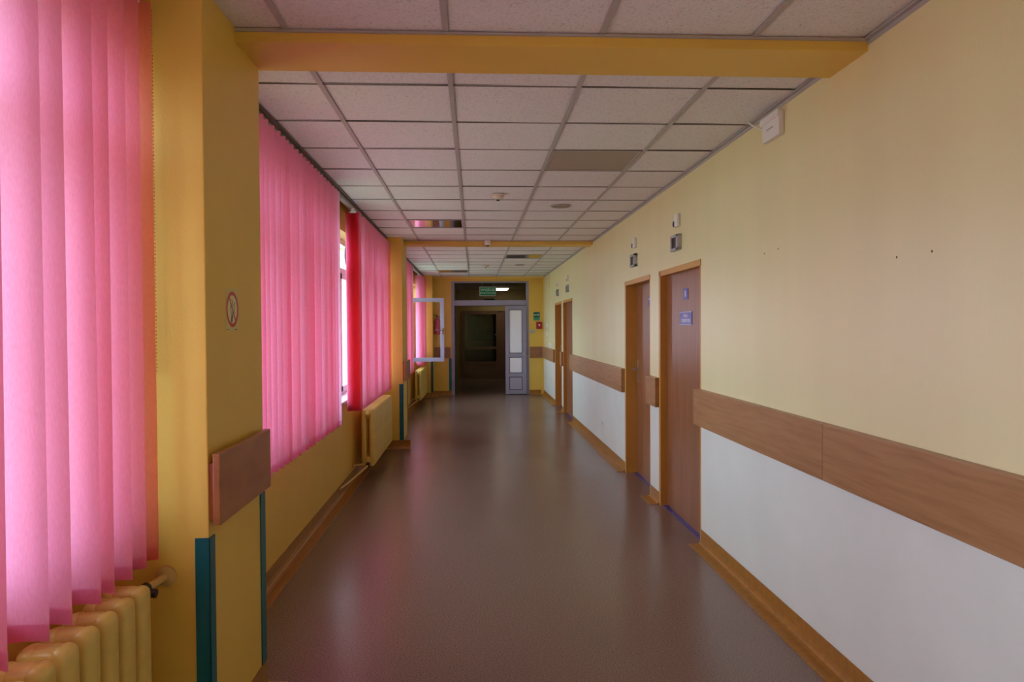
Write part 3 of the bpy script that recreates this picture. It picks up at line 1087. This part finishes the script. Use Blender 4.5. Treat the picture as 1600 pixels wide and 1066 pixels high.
# ---- small things on the right wall
t = thing('wall_socket', (XR, 8.63, 0.29), 'small white socket low on the right wall under the long rail', 'socket')
MB().box(1.548, XR, 8.60, 8.70, 0.29, 0.375, bevel=0.003).build('cover', M['white'], t)
MB().lathe((1.546, 8.65, 0.332), [(0.018, 0), (0.02, 0.003)], 'x', 16).build('socket_face', M['greyplastic'], t)
for z_, lb in ((1.55, 'upper white switch on the right wall near the end corner'), (1.375, 'lower white switch on the right wall near the end corner')):
    t = thing('light_switch', (XR, 15.3, z_ - 0.04), lb, 'switch', 'white switches near the end corner')
    MB().box(1.548, XR, 15.24, 15.36, z_ - 0.045, z_ + 0.045, bevel=0.002).build('switch_plate', M['white'], t)
    MB().box(1.543, 1.549, 15.265, 15.335, z_ - 0.028, z_ + 0.028, bevel=0.001).build('rocker', M['white'], t)
t = thing('cable_duct', (XR, 14.75, 1.15), 'thin vertical cable duct running down the right wall to a white socket', 'cable duct')
MB().box(1.55, XR, 14.74, 14.765, 1.17, 2.62).build('duct', M['cream'], t)
t = thing('double_socket', (XR, 14.65, 1.085), 'white double socket above the rail at the foot of the cable duct', 'socket')
MB().box(1.535, XR, 14.58, 14.84, 1.09, 1.165, bevel=0.004).build('cover', M['white'], t)
MB().lathe((1.533, 14.65, 1.128), [(0.02, 0), (0.022, 0.004)], 'x', 16).lathe((1.533, 14.77, 1.128), [(0.02, 0), (0.022, 0.004)], 'x', 16).build('socket_face', M['greyplastic'], t)
for y, z, lb in ((2.586, 1.752, 'small dark screw hole in the right wall, left one of the near pair'), (2.381, 1.752, 'small dark screw hole in the right wall, right one of the near pair'),
                 (3.623, 1.896, 'small dark screw hole in the right wall, right one of the far pair'), (3.80, 1.89, 'small dark screw hole in the right wall, left one of the far pair')):
    o = MB().lathe((XR - 0.001, y, z), [(0.0035, 0), (0.005, 0.001)], 'x', 10).build('screw_hole', M['screw'])
    tag(o, lb, 'screw hole', 'screw holes in the right wall')

# ---- end wall signs
t = thing('emergency_sign', (1.40, END_Y, 1.65), 'small green emergency sign with white arrow on the end wall right of the door', 'sign')
MB().box(1.335, 1.475, END_Y - 0.004, END_Y, 1.715, 1.845).build('sign_plate', M['green'], t)
MB().box(1.335, 1.475, END_Y - 0.004, END_Y, 1.655, 1.713).build('lower_plate', M['green2'], t)
w = MB()
w.box(1.36, 1.44, END_Y - 0.006, END_Y - 0.004, 1.772, 1.786)
w.quad((1.345, END_Y - 0.006, 1.779), (1.37, END_Y - 0.006, 1.757), (1.37, END_Y - 0.006, 1.801), (1.37, END_Y - 0.006, 1.8005))
w.box(1.437, 1.45, END_Y - 0.006, END_Y - 0.004, 1.757, 1.805)
w.build('arrow', M['signwhite'], t)
t = thing('fire_alarm_button', (1.46, END_Y, 1.465), 'red square fire alarm call point on the end wall', 'fire alarm button')
MB().box(1.395, 1.525, END_Y - 0.045, END_Y, 1.468, 1.628, bevel=0.006).build('housing', M['red'], t)
MB().box(1.445, 1.475, END_Y - 0.048, END_Y - 0.045, 1.53, 1.578).build('button_glass', M['signwhite'], t)
t = thing('light_switch', (1.31, END_Y, 1.375), 'grey switch on the end wall left of the fire alarm button', 'switch')
MB().box(1.265, 1.355, END_Y - 0.015, END_Y, 1.375, 1.457, bevel=0.003).build('switch_plate', M['greyplastic'], t)
MB().box(1.285, 1.335, END_Y - 0.02, END_Y - 0.015, 1.392, 1.44, bevel=0.001).build('rocker', M['greyplastic'], t)


def exit_sign(x0, x1, y, z0, z1, label, ztop):
    t = thing('exit_sign', ((x0 + x1) / 2, y, z0), label, 'exit sign', 'hanging green exit signs')
    MB().box(x0, x1, y, y + 0.03, z0, z1, bevel=0.003).build('casing', M['signframe'], t)
    b = 0.018
    MB().box(x0 + b, x1 - b, y - 0.003, y + 0.001, z0 + b, z1 - b).build('sign_face', M['green'], t)
    w_ = x1 - x0
    text('lettering', 'WYJŚCIE', w_ * 0.19, M['mint'], t, ((x0 + x1) / 2, y - 0.005, z0 + (z1 - z0) * 0.64), '-y', bold=0.002, xs=1.08)
    text('lettering', 'EWAKUACYJNE', w_ * 0.115, M['mint'], t, ((x0 + x1) / 2, y - 0.005, z0 + (z1 - z0) * 0.31), '-y', bold=0.001, xs=1.12)
    w = MB()
    for xx in (x0 + 0.06, x1 - 0.06):
        w.tube([(xx, y + 0.015, z1 - 0.002), (xx, y + 0.015, ztop)], 0.003, 8)
    w.build('hanging_rod', M['greyplastic'], t)


exit_sign(0.128, 0.500, 16.03, 2.205, 2.412, 'green exit sign with white lettering hanging before the door transom', 2.583)
exit_sign(0.27, 0.60, 20.0, 2.14, 2.32, 'second green exit sign in the vestibule, cut off by the transom bar', 2.62)

# ---- fire extinguisher seen through the open casement
ex, ey = -0.81, 16.0
t = thing('fire_extinguisher', (ex, ey, 1.36), 'red fire extinguisher on the end wall, seen through the open casement glass', 'fire extinguisher')
MB().lathe((ex, ey, 1.36), [(0.06, 0), (0.075, 0.015), (0.078, 0.03), (0.078, 0.29), (0.06, 0.335), (0.025, 0.355), (0.022, 0.375)], 'z', 20).build('cylinder', M['pink_red'], t, True)
w = MB()
w.box(ex - 0.02, ex + 0.02, ey - 0.02, ey + 0.02, 1.735, 1.765)
w.box(ex - 0.06, ex + 0.015, ey - 0.01, ey + 0.01, 1.765, 1.775)
w.box(ex - 0.065, ex + 0.01, ey - 0.01, ey + 0.01, 1.79, 1.80)
w.build('valve', M['black'], t)
MB().tube([(ex + 0.02, ey, 1.75), (ex + 0.06, ey, 1.75), (ex + 0.095, ey, 1.68), (ex + 0.095, ey, 1.5), (ex + 0.08, ey, 1.43)], 0.010, 8).build('hose', M['black'], t, True)
MB().box(ex - 0.03, ex + 0.03, ey + 0.07, END_Y, 1.52, 1.60).box(ex - 0.084, ex + 0.084, ey + 0.05, ey + 0.08, 1.55, 1.57).build('bracket', M['black'], t)


# ---- ceiling devices
def detector(x, y, z, label, r=0.052, mat='smokew', grp='smoke detectors on the ceiling'):
    t = thing('smoke_detector', (x, y, z - 0.05), label, 'smoke detector', grp)
    MB().lathe((x, y, z), [(r * 1.12, 0), (r * 1.12, -0.010), (r * 0.9, -0.016)], 'z', 24).build('base', M[mat], t, True)
    MB().lathe((x, y, z), [(r * 0.92, -0.014), (r * 0.85, -0.034), (r * 0.45, -0.044)], 'z', 24).build('sensor_body', M[mat], t, True)
    MB().lathe((x, y, z), [(r * 0.30, -0.043), (r * 0.26, -0.054)], 'z', 16).build('sensor_tip', M['black'], t, True)


detector(0.211, 6.123, 2.628, 'round smoke detector on the ceiling tile over the near pair of doors')
detector(0.222, 13.03, 2.628, 'round smoke detector on the ceiling beyond the second beam')
t = thing('smoke_detector', (0.183, 9.33, 2.56), 'white smoke detector hanging at the second beam', 'smoke detector', 'smoke detectors on the ceiling')
MB().lathe((0.183, 9.32, 2.630), [(0.028, 0), (0.028, -0.012)], 'z', 20).build('base', M['white'], t, True)
MB().lathe((0.183, 9.32, 2.618), [(0.040, 0), (0.043, -0.02), (0.038, -0.045), (0.03, -0.055)], 'z', 20).build('sensor_body', M['white'], t, True)
MB().lathe((0.183, 9.32, 2.563), [(0.026, 0), (0.02, -0.014)], 'z', 16).build('sensor_tip', M['black'], t, True)
for x, y, lb in ((0.813, 6.69, 'round flat speaker grille in the ceiling over the second door'), (0.831, 12.97, 'round flat speaker grille in the ceiling beyond the second beam')):
    t = thing('ceiling_speaker', (x, y, 2.62), lb, 'ceiling speaker', 'round ceiling speakers')
    MB().lathe((x, y, 2.631), [(0.095, 0), (0.095, -0.006), (0.085, -0.009)], 'z', 32).build('rim', M['tee'], t, True)
    MB().lathe((x, y, 2.623), [(0.084, 0), (0.080, -0.004), (0.04, -0.007)], 'z', 32).build('grille', M['grille'], t, True)

# ---- lettering becomes plain mesh
bpy.context.view_layer.update()
dg = bpy.context.evaluated_depsgraph_get()
for o in TEXTS:
    me = bpy.data.meshes.new_from_object(o.evaluated_get(dg))
    n = bpy.data.objects.new('lettering', me)
    n.parent = o.parent
    n.location, n.rotation_euler, n.scale = o.location, o.rotation_euler, o.scale
    COL.objects.link(n)
for o in TEXTS:
    bpy.data.objects.remove(o)
